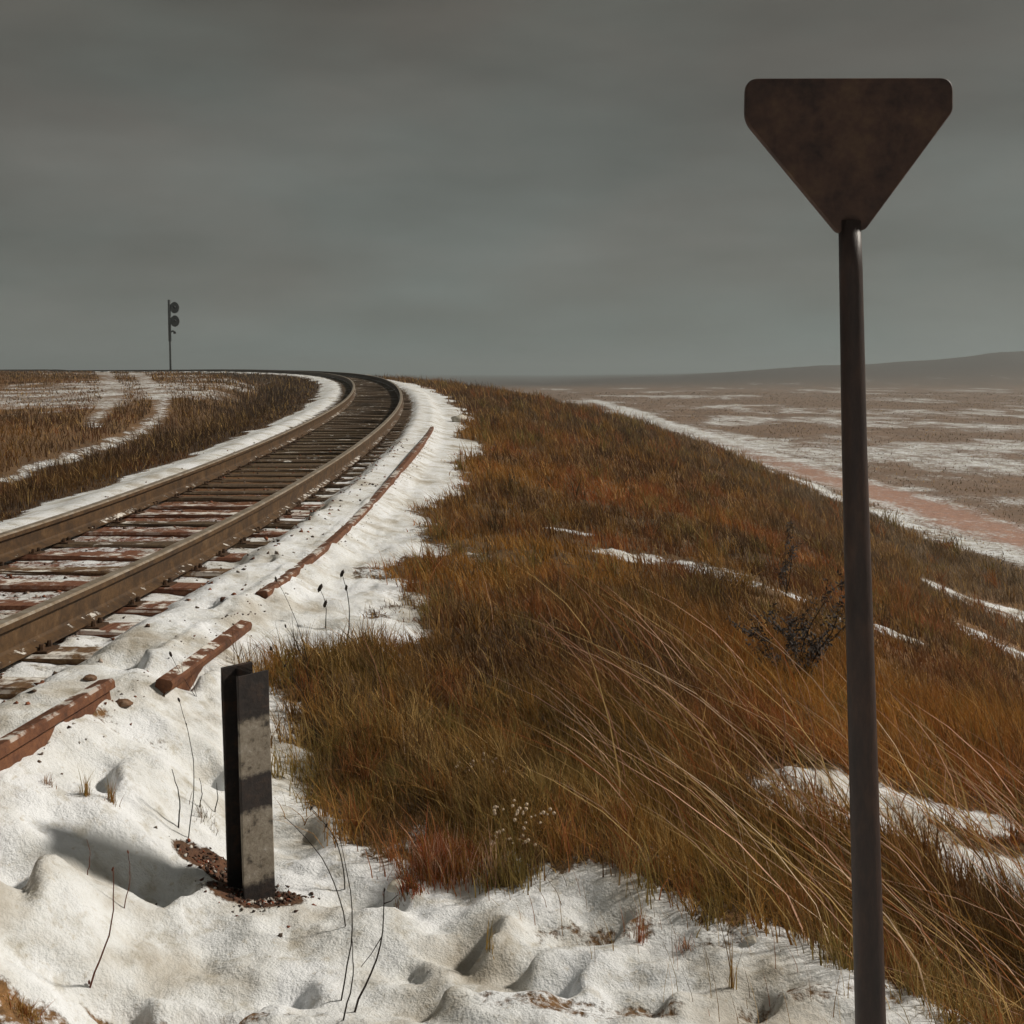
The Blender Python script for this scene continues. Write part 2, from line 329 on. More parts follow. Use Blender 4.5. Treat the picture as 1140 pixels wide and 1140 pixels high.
def post_material():
    m, t, b = mat('flaking_striped_paint')
    tcn = nd(t, 'ShaderNodeTexCoord').outputs['Object']; sp = nd(t, 'ShaderNodeSeparateXYZ', {0: tcn})
    n1 = noise_(t, 16, 8, .65, tcn); n2 = noise_(t, 70, 5, .6, tcn)
    wob = mth(t, 'MULTIPLY', mth(t, 'SUBTRACT', noise_(t, 45, 6, .7, tcn), .5), .06)
    zz = mth(t, 'ADD', sp.outputs['Z'], wob)
    bands = ramp_(t, nd(t, 'ShaderNodeMapRange', {'Value': zz, 'From Min': 0, 'From Max': .86}).outputs[0], [(0, (0, 0, 0)), (.10, (0, 0, 0)), (.125, (1, 1, 1)), (.405, (1, 1, 1)), (.425, (0, 0, 0)), (.56, (0, 0, 0)), (.58, (1, 1, 1)), (.79, (1, 1, 1)), (.815, (0, 0, 0)), (1, (0, 0, 0))])
    wear = ramp_(t, n1, [(.34, (0, 0, 0)), (.46, (1, 1, 1))])
    white = ramp_(t, mth(t, 'ADD', mth(t, 'MULTIPLY', n1, .6), mth(t, 'MULTIPLY', n2, .4)), [(.3, (.07, .05, .035)), (.45, (.20, .165, .125)), (.58, (.27, .235, .19)), (.74, (.48, .46, .43))])
    black = ramp_(t, mth(t, 'ADD', mth(t, 'MULTIPLY', n1, .6), mth(t, 'MULTIPLY', n2, .4)), [(.3, (.009, .007, .007)), (.5, (.026, .019, .017)), (.64, (.05, .03, .022)), (.8, (.11, .09, .075))])
    t.links.new(mixc(t, mixc(t, 1, bands, wear, 'MULTIPLY'), black, white), b.inputs['Base Color']); b.inputs['Roughness'].default_value = .8
    bump_(t, b, mth(t, 'ADD', n1, mth(t, 'MULTIPLY', n2, .6)), .7, .005); return m
M['post'] = post_material()
M['postside'] = rust_material('old_dark_steel', [(.3, (.008, .006, .006)), (.5, (.02, .014, .012)), (.66, (.05, .024, .014)), (.8, (.08, .06, .05))], 16, .8, .7)

# ------------------------------------------------------------------ object helpers
def link(name, me, m=None, parent=None, loc=(0, 0, 0), rot=None, smooth=False):
    o = bpy.data.objects.new(name, me); COL.objects.link(o)
    if m is not None and me is not None and not me.materials:
        for q_ in (m if isinstance(m, (list, tuple)) else [m]): me.materials.append(q_)
    o.location = loc
    if rot is not None: o.rotation_euler = rot
    if parent: o.parent = parent
    if smooth and me is not None: me.polygons.foreach_set('use_smooth', [True]*len(me.polygons))
    return o
def tag(o, label=None, cat=None, group=None, kind=None):
    if label: o['label'] = label
    if cat: o['category'] = cat
    if group: o['group'] = group
    if kind: o['kind'] = kind
    return o
def bm_mesh(name, bm):
    me = bpy.data.meshes.new(name); bmesh.ops.recalc_face_normals(bm, faces=bm.faces); bm.to_mesh(me); bm.free(); return me
def raw_mesh(name, verts, faces_flat, sizes, tint=None):
    me = bpy.data.meshes.new(name)
    me.vertices.add(len(verts)); me.vertices.foreach_set('co', np.asarray(verts, np.float32).ravel())
    me.loops.add(len(faces_flat)); me.loops.foreach_set('vertex_index', np.asarray(faces_flat, np.int32))
    me.polygons.add(len(sizes)); st = np.concatenate([[0], np.cumsum(sizes)[:-1]]).astype(np.int32)
    me.polygons.foreach_set('loop_start', st)
    me.update(calc_edges=True); me.validate()
    if tint is not None:
        a = me.attributes.new('tint', 'FLOAT_COLOR', 'POINT')
        a.data.foreach_set('color', np.concatenate([tint, np.ones((len(tint), 1))], 1).astype(np.float32).ravel())
    return me
def tube(bm, pts, r0, r1, n=5):
    pts = [Vector(p_) for p_ in pts]; rings = []
    for i, p_ in enumerate(pts):
        t_ = (pts[min(i+1, len(pts)-1)]-pts[max(i-1, 0)]).normalized()
        u = t_.orthogonal().normalized() if i == 0 else (u - t_*u.dot(t_)).normalized()
        v = t_.cross(u); r = r0+(r1-r0)*i/max(1, len(pts)-1)
        rings.append([bm.verts.new(p_+(u*math.cos(a)+v*math.sin(a))*r) for a in [2*math.pi*k/n for k in range(n)]])
    for a, b_ in zip(rings, rings[1:]):
        for k in range(n): bm.faces.new((a[k], a[(k+1) % n], b_[(k+1) % n], b_[k]))
    bm.faces.new(rings[0][::-1]); bm.faces.new(rings[-1])

# ------------------------------------------------------------------ ground
def axis(lo, hi, step, far_lo, far_hi, g):
    a = list(np.arange(lo, hi, step)); s = step
    while a[-1] < far_hi: s *= g; a.append(a[-1]+s)
    s = step; pre = []; c = lo
    while c > far_lo: s *= g; c -= s; pre.append(c)
    return np.array(pre[::-1]+a)
gx = axis(-2.6, 1.7, .021, -1500, 1500, 1.028); gy = axis(3.3, 6.2, .019, -40, 2100, 1.024)
GX, GY = np.meshgrid(gx, gy); fx, fy = GX.ravel(), GY.ravel()
z, d, fi, e, (n_lo, n_md, n_fi) = height(fx, fy, True)
g, p, path, n1, n2, n3 = masks(fx, fy, d, e, fi)
snow = 1 - g
bd = np.abs(d)
inner = sst(.86, .72, bd)
snow = np.where(bd < 1.45, np.minimum(snow, 1 - inner*(.50+.30*sst(9, 16, fy)) - .30*sst(1.25, 1.0, bd)*(1-inner) - .25*np.exp(-((d-1.0)/.25)**2)*sst(11, 20, fy)), snow)
snow = snow - .30*np.exp(-((d-1.57)/.09)**2)*sst(-.1, .3, n1)*sst(25, 10, fy)          # crumbs beside the spare rail
def spot(cx, cy, rx, ry, k=.35): return sst(1.25, .6, np.hypot((fx-cx)/rx, (fy-cy)/ry)+k*n1+.25*n3)
px_, py_ = -.955, 4.28
soilp = np.maximum(spot(px_+.02, py_-.06, .20, .13), .9*spot(px_-.16, py_+.10, .16, .10))
bare = np.maximum.reduce([.62*spot(-1.36, 3.22, .30, .14), .6*spot(.2, 3.52, .45, .08), .5*spot(.9, 3.55, .35, .08), .55*spot(-1.65, 5.0, .22, .08), .5*spot(.3, 4.0, .25, .1), .55*spot(.75, 3.95, .2, .1), .75*spot(-.95, 3.46, .4, .08)])
shelfk = sst(.3, -.2, e)*sst(1.6, 2.2, d)
snow = snow - .10*shelfk*sst(.1, .6, n2+n1*.5)
snow = np.minimum(snow, 1-.95*soilp); snow = np.minimum(snow, 1-.8*bare)
rd = rut_dist(fx, fy); rk = sst(1.5, .7, rd+.4*n3)*(d < -3)
snow = np.maximum(snow, .54*rk)
snow = np.clip(snow, 0, 1)
def C(*c): return np.array(c)[None, :]
soil = C(.13, .078, .036)*(1+.35*n2[:, None])
soil = soil + C(.06, .022, .004)*sst(0, .5, n2)[:, None]
soil = np.where((d < -2)[:, None], C(.18, .105, .052)*(1+.4*n1[:, None])*(1-.6*sst(7.0, 3.0, -d))[:, None], soil)
k_ = (inner*sst(17, 9, fy))[:, None]; soil = soil*(1-k_) + C(.19, .07, .036)*k_
k_ = (inner*sst(12, 22, fy))[:, None]; soil = soil*(1-k_) + C(.075, .055, .026)*k_
k_ = soilp[:, None]; soil = soil*(1-k_) + C(.10, .05, .032)*k_
k_ = bare[:, None]; soil = soil*(1-k_) + C(.27, .145, .06)*k_
far_ = (sst(13, 15.5, d))[:, None]; soil = soil*(1-far_) + C(.20, .135, .095)*far_*(1+.3*n1[:, None])
k_ = (path*sst(85, 34, fy))[:, None]; soil = soil*(1-k_)+C(.40, .235, .18)*k_
k_ = sst(280, 400, fy)[:, None]*far_; soil = soil*(1-k_)+C(.085, .062, .05)*k_
snow = np.where(path > .1, snow*(1-path)+path*(.36+.22*sst(38, 75, fy)), snow)
snow = np.where(d > 13, np.clip(snow, 0, .95), snow); snow = snow*(1-.7*sst(300, 420, fy)*sst(12, 16, d))
nxv, nyv = len(gx), len(gy)
ii = np.arange(nxv*nyv).reshape(nyv, nxv)
q = np.stack([ii[:-1, :-1], ii[:-1, 1:], ii[1:, 1:], ii[1:, :-1]], -1).reshape(-1, 4)
gm = raw_mesh('ground', np.stack([fx, fy, z+CZ], 1), q.ravel(), np.full(len(q), 4))
a = gm.attributes.new('snow', 'FLOAT', 'POINT'); a.data.foreach_set('value', snow.astype(np.float32))
a = gm.attributes.new('soil', 'FLOAT_COLOR', 'POINT'); a.data.foreach_set('color', np.concatenate([np.clip(soil, .004, 1), np.ones((len(soil), 1))], 1).astype(np.float32).ravel())
go = link('ground', gm, M['ground'], smooth=True); tag(go, kind='structure')

# ------------------------------------------------------------------ railway track
track = link('railway_track', None); tag(track, 'single curving railway track with rusted rails on snowy wooden sleepers', 'railway track')
PROFILE = [(-.072, 0), (.072, 0), (.072, .012), (.018, .034), (.011, .05), (.011, .145), (.040, .158), (.040, .188), (.030, .20), (-.030, .20), (-.040, .188), (-.040, .158), (-.011, .145), (-.011, .05), (-.018, .034), (-.072, .012)]
def sweep_rail(name, i0, i1, off, zoff, sub=1, sink=None, cut=True, prof=PROFILE, roll=0.0):
    bm = bmesh.new(); rings = []
    for i in range(i0, i1+1, sub):
        c = LINE[i]; zc = BEDZ[i]+CZ+zoff+(sink(i) if sink else 0); cr_, sr_ = math.cos(roll), math.sin(roll)
        o_ = off(i) if callable(off) else off
        ring = []
        for u, v in prof:
            u2 = u*cr_-v*sr_; v2 = u*sr_+v*cr_
            ring.append(bm.verts.new((c[0]+LN[i, 0]*(o_+u2), c[1]+LN[i, 1]*(o_+u2), zc+v2)))
        rings.append(ring)
    n = len(prof)
    for a_, b_ in zip(rings, rings[1:]):
        for k in range(n):
            f = bm.faces.new((a_[k], a_[(k+1) % n], b_[(k+1) % n], b_[k])); f.material_index = 1 if k in (7, 8, 9) else 0
    bm.faces.new(rings[0]); bm.faces.new(rings[-1][::-1])
    return bm_mesh(name, bm)
def idx_y(y): return int(np.argmin(np.abs(LINE[:900, 1]-y)))
iend = len(LINE)-400
for off in (.75, -.75):
    link('rail', sweep_rail('rail', 4, iend, off, 0), [M['rail'], M['railtop']], track)
def sleeper_mesh(seed, m):
    rr = random.Random(seed); bm = bmesh.new()
    L, W, T = 1.30, .125, .15
    xs = [-L, -L*.55, -.3, .3, L*.55, L]; rings = []
    for x in xs:
        jj = lambda k: rr.uniform(-k, k)
        rings.append([bm.verts.new((x+(jj(.025) if abs(x) == L else 0), yy+jj(.010), zz+jj(.007))) for yy, zz in ((-W, -T), (W, -T), (W, -.02), (W-.02, 0), (-W+.02, 0), (-W, -.02))])
    for a_, b_ in zip(rings, rings[1:]):
        for k in range(6): bm.faces.new((a_[k], a_[(k+1) % 6], b_[(k+1) % 6], b_[k]))
    bm.faces.new(rings[0][::-1]); bm.faces.new(rings[-1])
    me = bm_mesh('sleeper', bm); me.materials.append(m); return me
SM = [sleeper_mesh(s_, M['sleeper_red'] if s_ % 3 else M['sleeper']) for s_ in range(9)]
SF = [sleeper_mesh(s_+20, M['sleeper_bare']) for s_ in range(6)]
def plate_mesh():
    bm = bmesh.new(); bmesh.ops.create_cube(bm, size=1, matrix=Matrix.Translation((0, 0, .004)) @ Matrix.Diagonal((.26, .15, .016, 1)))
    for sx, sy in ((-.088, .045), (.088, -.045), (.088, .05), (-.088, -.05)):
        bmesh.ops.create_cone(bm, segments=6, radius1=.016, radius2=.012, depth=.034, cap_ends=True, matrix=Matrix.Translation((sx, sy, .026)))
    me = bm_mesh('tie_plate', bm); me.materials.append(M['iron']); return me
PM = plate_mesh()
s_ = 6.0; nsl = 0
while s_ < iend-6:
    i = int(s_); f = s_-i
    c = LINE[i]*(1-f)+LINE[i+1]*f; zc = BEDZ[i]*(1-f)+BEDZ[i+1]*f
    if nsl >= 225: break
    ang = -c[2]+random.uniform(-.02, .02)
    sl = link('sleeper', SM[random.randrange(9)] if c[1] < 10.5+random.uniform(-2.5, 2.5) and nsl < 60 else SF[random.randrange(6)], None, track, (c[0]+random.uniform(-.03, .03), c[1], zc+CZ-.012+random.uniform(-.006, .004)), (random.uniform(-.01, .01), 0, ang))
    if 3 < c[1] < 22 and c[0] > -9:
        for off in (-.75, .75): link('tie_plate', PM, None, sl, (off, 0, -.002))
    s_ += .60/STEP*random.uniform(.96, 1.05); nsl += 1

# spare rails lying along the shoulder, half sunk in the snow
def spare(y0, y1, off, dz, roll, label, wob=.012):
    i0, i1 = idx_y(y0), idx_y(y1)
    ys = np.array([height(LINE[i0:i1+1, 0]+LN[i0:i1+1, 0]*off, LINE[i0:i1+1, 1]+LN[i0:i1+1, 1]*off)-BEDZ[i0:i1+1]])[0]
    kk = np.polyfit(np.arange(len(ys)), ys, min(3, max(1, len(ys)//12)))
    me = sweep_rail('spare_rail', i0, i1, lambda i: off+.014*math.sin(i*.10), 0, 1, lambda i: float(np.polyval(kk, i-i0))+dz+wob*math.sin(i*.10+off*9), roll=roll)
    o = link('spare_rail', me, [M['spare'], M['spare']]); tag(o, label, 'rail')
spare(1.9, 5.2, 1.58, -.105, .16, 'red rusted loose rail with its cut end showing, lying in the near snow', .004)
spare(5.5, 6.9, 1.68, -.135, -.2, 'short loose rusty rail piece lying just behind the marker post top', .006)
spare(7.5, 23.5, 1.62, -.135, .12, 'long rusty spare rail half sunk in snow, following the curve beside the track', .042)

# ------------------------------------------------------------------ triangular sign
def sign():
    Y = 2.7; k = Y/FPX
    P = lambda px, py: ((px-570)*k, (HOR-py)*k)
    bx, bz = P(975, 1340); bz = hz1(bx, Y)-.25
    root = link('triangular_sign', None, loc=(bx, Y, hz1(bx, Y)+CZ)); tag(root, 'dark brown downward triangle sign plate with rounded corners on a tall pole', 'sign')
    # plate outline with rounded corners
    cor = [((829, 89), 15), ((1060, 87), 15), ((1060, 124), 16), ((963, 256), 10), ((932, 260), 10), ((828, 136), 30)]
    pts = []
    for j, (c, r) in enumerate(cor):
        c = Vector(c); a_ = (Vector(cor[j-1][0])-c).normalized(); b_ = (Vector(cor[(j+1) % 6][0])-c).normalized()
        half = a_.angle(b_)/2; tl = min(r/math.tan(half), 30); s0, s1 = c+a_*tl, c+b_*tl
        for m_ in range(9):
            u = m_/8; pts.append((s0*(1-u)**2 + c*2*u*(1-u) + s1*u*u))
    bm = bmesh.new(); th = .012
    prof = [(0.985, -th), (1.0, -th*.55), (1.0, th*.55), (.985, th)]
    cen = Vector((945, 160)); rings = []
    for sc, yo in prof:
        ring = []
        for p_ in pts:
            q_ = cen+(p_-cen)*sc; x, z_ = P(q_.x, q_.y)
            ring.append(bm.verts.new((x-bx, yo+.006*math.sin(x*9), z_+CZ-root.location.z)))
        rings.append(ring)
    n = len(pts)
    for a_, b_ in zip(rings, rings[1:]):
        for k_ in range(n): bm.faces.new((a_[k_], a_[(k_+1) % n], b_[(k_+1) % n], b_[k_]))
    bm.faces.new(rings[0]); bm.faces.new(rings[-1][::-1])
    link('plate', bm_mesh('plate', bm), M['sign'], root)
    bm = bmesh.new(); path_ = []
    rad = [(1400, 35, 976), (1140, 33.5, 969.5), (800, 31, 960), (500, 27.5, 951.5), (300, 25.5, 947.5), (246, 24, 946)]
    rings = []
    for py, wpx, cx in rad:
        x, z_ = P(cx, py); z_ = z_ if py != 1400 else bz
        r = wpx/2*k
        rings.append([bm.verts.new((x-bx+r*math.cos(a_), r*math.sin(a_)+.002, z_+CZ-root.location.z)) for a_ in [2*math.pi*q_/20 for q_ in range(20)]])
    for a_, b_ in zip(rings, rings[1:]):
        for q_ in range(20): bm.faces.new((a_[q_], a_[(q_+1) % 20], b_[(q_+1) % 20], b_[q_]))
    bm.faces.new(rings[-1]); bm.faces.new(rings[0][::-1])
    link('pole', bm_mesh('pole', bm), M['pole'], root, smooth=True)
sign()

# ------------------------------------------------------------------ marker post: H-beam
def marker():
    zb = hz1(px_, py_)+CZ
    Hh = .86
    root = link('marker_post', None, loc=(px_, py_, zb-.015), rot=(0, math.radians(-1.9), math.radians(41)))
    tag(root, 'short steel H-beam marker post with worn black and pale bands in the snow', 'post')
    def slab(name, x0, x1, y0, y1, ztop, m, seed):
        rr = random.Random(seed); bm = bmesh.new(); zs = [-.22, 0, .2, .4, .6, .78, ztop]; rings = []
        for z_ in zs:
            jt = lambda: rr.uniform(-.0018, .0018)
            c = .0025
            rings.append([bm.verts.new((x+jt(), y+jt(), z_+(jt()*2 if z_ == ztop else 0))) for x, y in ((x0+c, y0), (x1-c, y0), (x1, y0+c), (x1, y1-c), (x1-c, y1), (x0+c, y1), (x0, y1-c), (x0, y0+c))])
        for a_, b_ in zip(rings, rings[1:]):
            for k_ in range(8): bm.faces.new((a_[k_], a_[(k_+1) % 8], b_[(k_+1) % 8], b_[k_]))
        bm.faces.new(rings[-1]); bm.faces.new(rings[0][::-1])
        return link(name, bm_mesh(name, bm), m, root)
    slab('flange', -.062, .062, -.066, -.052, Hh-.008, M['post'], 1)
    slab('flange', -.062, .062, .052, .066, Hh, M['postside'], 2)
    slab('web', -.006, .006, -.0515, .0515, Hh-.003, M['postside'], 3)
marker()

# ------------------------------------------------------------------ signal mast in the distance
def signal():
    Y = 106.; k = Y/FPX; x0 = (190-570)*k; zb = hz1(x0, Y)+CZ
    root = link('railway_signal', None, loc=(x0, Y, zb), rot=(0, math.radians(-1.2), 0)); tag(root, 'distant slim railway signal mast with two round heads on the skyline', 'railway signal')
    top = (HOR-334)*k+CZ-zb
    bm = bmesh.new(); tube(bm, [(0, 0, -.3), (0, 0, top*.5), (0, 0, top*.55), (0, 0, top)], .09, .085, 10); tube(bm, [(0, 0, top*.45), (0, 0, top+.02)], .13, .13, 10)
    link('pole', bm_mesh('pole', bm), M['signal'], root, smooth=True)
    for py in (342.5, 357.5):
        zc = (HOR-py)*k+CZ-zb; xc = .48
        bm = bmesh.new(); bmesh.ops.create_cone(bm, segments=28, radius1=.50, radius2=.47, depth=.09, cap_ends=True, matrix=Matrix.Translation((xc, 0, zc)) @ Matrix.Rotation(math.radians(90), 4, 'X') @ Matrix.Diagonal((.85, 1.05, 1, 1)))
        bmesh.ops.create_cube(bm, size=1, matrix=Matrix.Translation((xc*.4, .06, zc)) @ Matrix.Diagonal((.5, .1, .12, 1)))
        hd = link('signal_head', bm_mesh('signal_head', bm), M['signal'], root)
        bm = bmesh.new(); bmesh.ops.create_cone(bm, segments=20, radius1=.13, radius2=.12, depth=.05, cap_ends=True, matrix=Matrix.Translation((xc, -.07, zc)) @ Matrix.Rotation(math.radians(90), 4, 'X'))
        link('lens', bm_mesh('lens', bm), M['lens'], hd)
        bm = bmesh.new(); segs = 10
        v0 = [bm.verts.new((xc+.15*math.cos(math.pi*q_/segs), -.05, zc+.15*math.sin(math.pi*q_/segs))) for q_ in range(segs+1)]
        v1 = [bm.verts.new((xc+.16*math.cos(math.pi*q_/segs), -.32, zc-.02+.15*math.sin(math.pi*q_/segs))) for q_ in range(segs+1)]
        for q_ in range(segs): bm.faces.new((v0[q_], v0[q_+1], v1[q_+1], v1[q_]))
        link('hood', bm_mesh('hood', bm), M['signal'], hd)
    zc = (HOR-370)*k+CZ-zb
    bm = bmesh.new(); tube(bm, [(0, 0, zc), (.28, 0, zc+.12), (.5, 0, zc+.0)], .07, .08, 8)
    bmesh.ops.create_cube(bm, size=1, matrix=Matrix.Translation((.45, 0, zc-.05)) @ Matrix.Diagonal((.22, .18, .16, 1)))
    link('bracket', bm_mesh('bracket', bm), M['signal'], root)
signal()

# ------------------------------------------------------------------ dry grass (uncountable)
PAL = {'ochre': (.36, .185, .045), 'rust': (.35, .125, .045), 'brown': (.19, .105, .045), 'dark': (.085, .050, .027), 'olive': (.25, .185, .055), 'straw': (.55, .38, .16), 'pink': (.86, .53, .38), 'grey': (.27, .215, .155)}
PAL = {k: np.array(v) for k, v in PAL.items()}
def blades(name, x, y, zz, hgt, wid, lean, tint, seg=2, lx=0, tipw=.15):
    n = len(x); az = RNG.uniform(0, 2*np.pi, n)
    la = RNG.uniform(0, 2*np.pi, n); lm = np.abs(RNG.normal(0, 1, n))*lean*hgt
    dx = np.cos(la)*lm+lx*hgt; dy = np.sin(la)*lm
    wx, wy = np.cos(az)*wid/2, np.sin(az)*wid/2*.6
    rows = []; vt = []
    for j in range(seg+1):
        t = j/seg; k = 1-(1-tipw)*t
        cx, cy, cz = x+dx*t**1.7, y+dy*t**1.7, zz+hgt*(t-.12*t*t*(np.hypot(dx, dy)/np.maximum(hgt, 1e-4)))
        if j < seg:
            rows.append(np.stack([cx-wx*k, cy-wy*k, cz], 1)); rows.append(np.stack([cx+wx*k, cy+wy*k, cz], 1))
        else: rows.append(np.stack([cx, cy, cz], 1))
    nv = 2*seg+1
    V = np.stack(rows, 1).reshape(-1, 3)
    base = (np.arange(n)*nv)[:, None]
    fl = []; sz = []
    pat = []; psz = []
    for j in range(seg-1): pat += [2*j, 2*j+1, 2*j+3, 2*j+2]; psz.append(4)
    pat += [2*seg-2, 2*seg-1, 2*seg]; psz.append(3)
    F = (base+np.array(pat)[None, :]).ravel(); SZ = np.tile(psz, n)
    T = np.repeat(tint, nv, 0)
    return raw_mesh(name, V, F, SZ, np.clip(T, .003, .9))
def scatter(n, r0, r1, a0, a1, power=0.0):
    u = RNG.random(n); r = r0*(r1/r0)**u; a = RNG.uniform(a0, a1, n); return a*r, r
def pick(x, y, d, e):
    """blade colour by place: hue drifts over the bank"""
    m = fbm(x*.45+3, y*.30, 3); m2 = fbm(x*.8+40, y*.5+9, 3); r = RNG.random(len(x)); n = len(x)
    t = PAL['brown'][None]*np.ones((n, 1))
    t = t + (PAL['ochre']-PAL['brown'])*sst(-.05, .35, m)[:, None]
    k = sst(.02, .42, m2)[:, None]; t = t*(1-k)+PAL['rust']*k
    k = (sst(-.05, .35, -m)*.8)[:, None]; t = t*(1-k)+PAL['dark']*k
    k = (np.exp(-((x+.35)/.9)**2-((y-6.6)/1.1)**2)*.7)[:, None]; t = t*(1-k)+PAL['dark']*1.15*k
    m3 = fbm(x*1.9+70, y*1.3, 3); k = (sst(.1, .5, m3)*.55)[:, None]; t = t*(1-k)+PAL['ochre']*1.15*k
    k = (sst(.15, .5, -m3)*.5)[:, None]; t = t*(1-k)+PAL['rust']*.7*k
    k = np.exp(-((x-.95)/.55)**2-((y-4.75)/.5)**2)[:, None]*(r > .45)[:, None]*.8; t = t*(1-k)+np.array((.46, .17, .08))*k
    k = (sst(1.9, .5, e)*sst(8, 5.5, y)*.75*sst(-.5, .1, m+m2))[:, None]; t = t*(1-k)+PAL['olive']*k
    k = (sst(14, 34, y)*.6)[:, None]; t = t*(1-k)+np.array((.105, .078, .052))*k
    k = (sst(8, 12, d)*.5)[:, None]; t = t*(1-k)+PAL['grey']*k
    k = (sst(2.5, 6, x)*.45)[:, None]; t = t*(1-k)+PAL['grey']*k*.8
    k = (sst(.75, .1, e-.25*sst(0, -.8, x))*sst(.5, .0, x)*sst(6.4, 5.6, y)*(r > .35)*.6)[:, None]; t = t*(1-k)+(PAL['straw']*.55+PAL['ochre']*.4)*k
    k = (sst(7.5, 3.0, -d)*.72)[:, None]; k = k*(d < -1.5)[:, None]; t = t*(1-k)+np.array((.060, .038, .024))*k
    m4 = fbm(x*1.1+15, y*.8+60, 3); k = (sst(.08, .42, m4)*.62*(d > 0))[:, None]; t = t*(1-k)+PAL['dark']*.95*k
    k = ((r > .90)*.75)[:, None]; t = t*(1-k)+PAL['straw']*k
    k = ((r < .09)*.8)[:, None]; t = t*(1-k)+PAL['dark']*k
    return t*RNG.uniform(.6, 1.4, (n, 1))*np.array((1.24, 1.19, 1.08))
def make_grass(name, label, n, r0, r1, a0, a1, sel, hfun, wfun, lean, lx, dens=1.0, seg=2, bright=1.0):
    x, y = scatter(n, r0, r1, a0, a1)
    zz, d, fi, e, _ = height(x, y, True); gg, p, path, n1, n2, n3 = masks(x, y, d, e, fi)
    keep = sel(x, y, d, e, gg, n1, n2) & (RNG.random(n) < np.clip((gg-.25)*1.6, 0, 1)*dens) & (rut_dist(x, y) > 1.2)
    x, y, zz, d, e, n1, n2, gg = [v[keep] for v in (x, y, zz, d, e, n1, n2, gg)]
    clump = fbm(x*3.1, y*3.1, 3)+.8*fbm(x*1.3+5, y*1.3, 2)
    hgt = hfun(x, y, d, e, n1)*RNG.uniform(.45, 1.15, len(x))*np.clip(1+.62*clump, .25, 2.2)*np.clip(gg, .3, 1)
    wid = wfun(y)*RNG.uniform(.6, 1.3, len(x))
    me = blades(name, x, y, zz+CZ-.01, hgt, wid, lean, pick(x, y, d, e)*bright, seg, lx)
    o = link(name, me, M['grass']); tag(o, label, 'grass', kind='stuff'); return o
W = lambda y: .0022+.00075*y
make_grass('dry_grass', 'dense brown and ochre dry grass covering the embankment slope', 330000, 3.2, 75, -.45, .62, lambda x, y, d, e, g, n1, n2: (d > 1.5) & (d < 15),
           lambda x, y, d, e, n1: np.interp(y, [3, 6, 14, 40, 80], [.15, .17, .19, .30, .34])*(1+.35*n1)*(1+.6*sst(.2, 1.2, e)*sst(10, 6, y)*sst(-.2, .6, x)), W, .55, -.28, 1.0)
make_grass('field_grass', 'low dark brown grass on the field left of the track', 150000, 7.5, 110, -.62, .0, lambda x, y, d, e, g, n1, n2: d < -1.8,
           lambda x, y, d, e, n1: np.interp(-d, [2, 4, 7, 14], [.10, .26, .17, .12])*np.interp(y, [10, 60], [1, 1.5]), W, .6, -.1, .9)
make_grass('plain_grass', 'sparse brown grass dotting the snowy plain beside the embankment', 60000, 20, 240, .0, .62, lambda x, y, d, e, g, n1, n2: d > 13,
           lambda x, y, d, e, n1: .16+0*x, lambda y: .004+.0009*y, .6, -.1, .7, 1)

# long pale stalks bending to the left over the near slope
def stalks(name, label, n, cond, hlo, hhi, lx, cols, seg=4, wid=.0045):
    x, y = scatter(n*30, 3.0, 9, -.2, .7); zz, d, fi, e, _ = height(x, y, True); gg, p, path, n1, n2, n3 = masks(x, y, d, e, fi)
    keep = np.where(cond(x, y, d, e, gg, n1))[0][:n]; x, y, zz = x[keep], y[keep], zz[keep]; m = len(x)
    t = np.array([PAL[c] for c in cols])[RNG.integers(0, len(cols), m)]*RNG.uniform(.6, 1.35, (m, 1))
    me = blades(name, x, y, zz+CZ-.02, RNG.uniform(hlo, hhi, m), wid*RNG.uniform(.6, 1.3, m)*(.6+.1*y), .35, t, seg, lx, .3)
    o = link(name, me, M['grass']); tag(o, label, 'grass', kind='stuff')
stalks('tall_stalks', 'long pale pink and straw grass stalks leaning left across the near slope', 520, lambda x, y, d, e, g, n1: (e > .05) & (e < 2.6) & (x > .45) & (y < 7.5), .35, .85, -.85, ['pink', 'pink', 'straw', 'straw', 'ochre', 'rust'], 4, .0075)
stalks('thin_stalks', 'thin straw stalks scattered along the edge of the brown bank', 300, lambda x, y, d, e, g, n1: (e > -.02) & (e < 3) & (g > .4), .22, .5, -.3, ['straw', 'olive', 'ochre', 'pink'], 3, .003)
stalks('shelf_stalks', 'scattered fine straw blades poking through the foreground snow', 260, lambda x, y, d, e, g, n1: (e < .1) & (e > -.5) & (d > 2), .05, .2, -.15, ['straw', 'ochre', 'brown', 'rust'], 3, .0025)

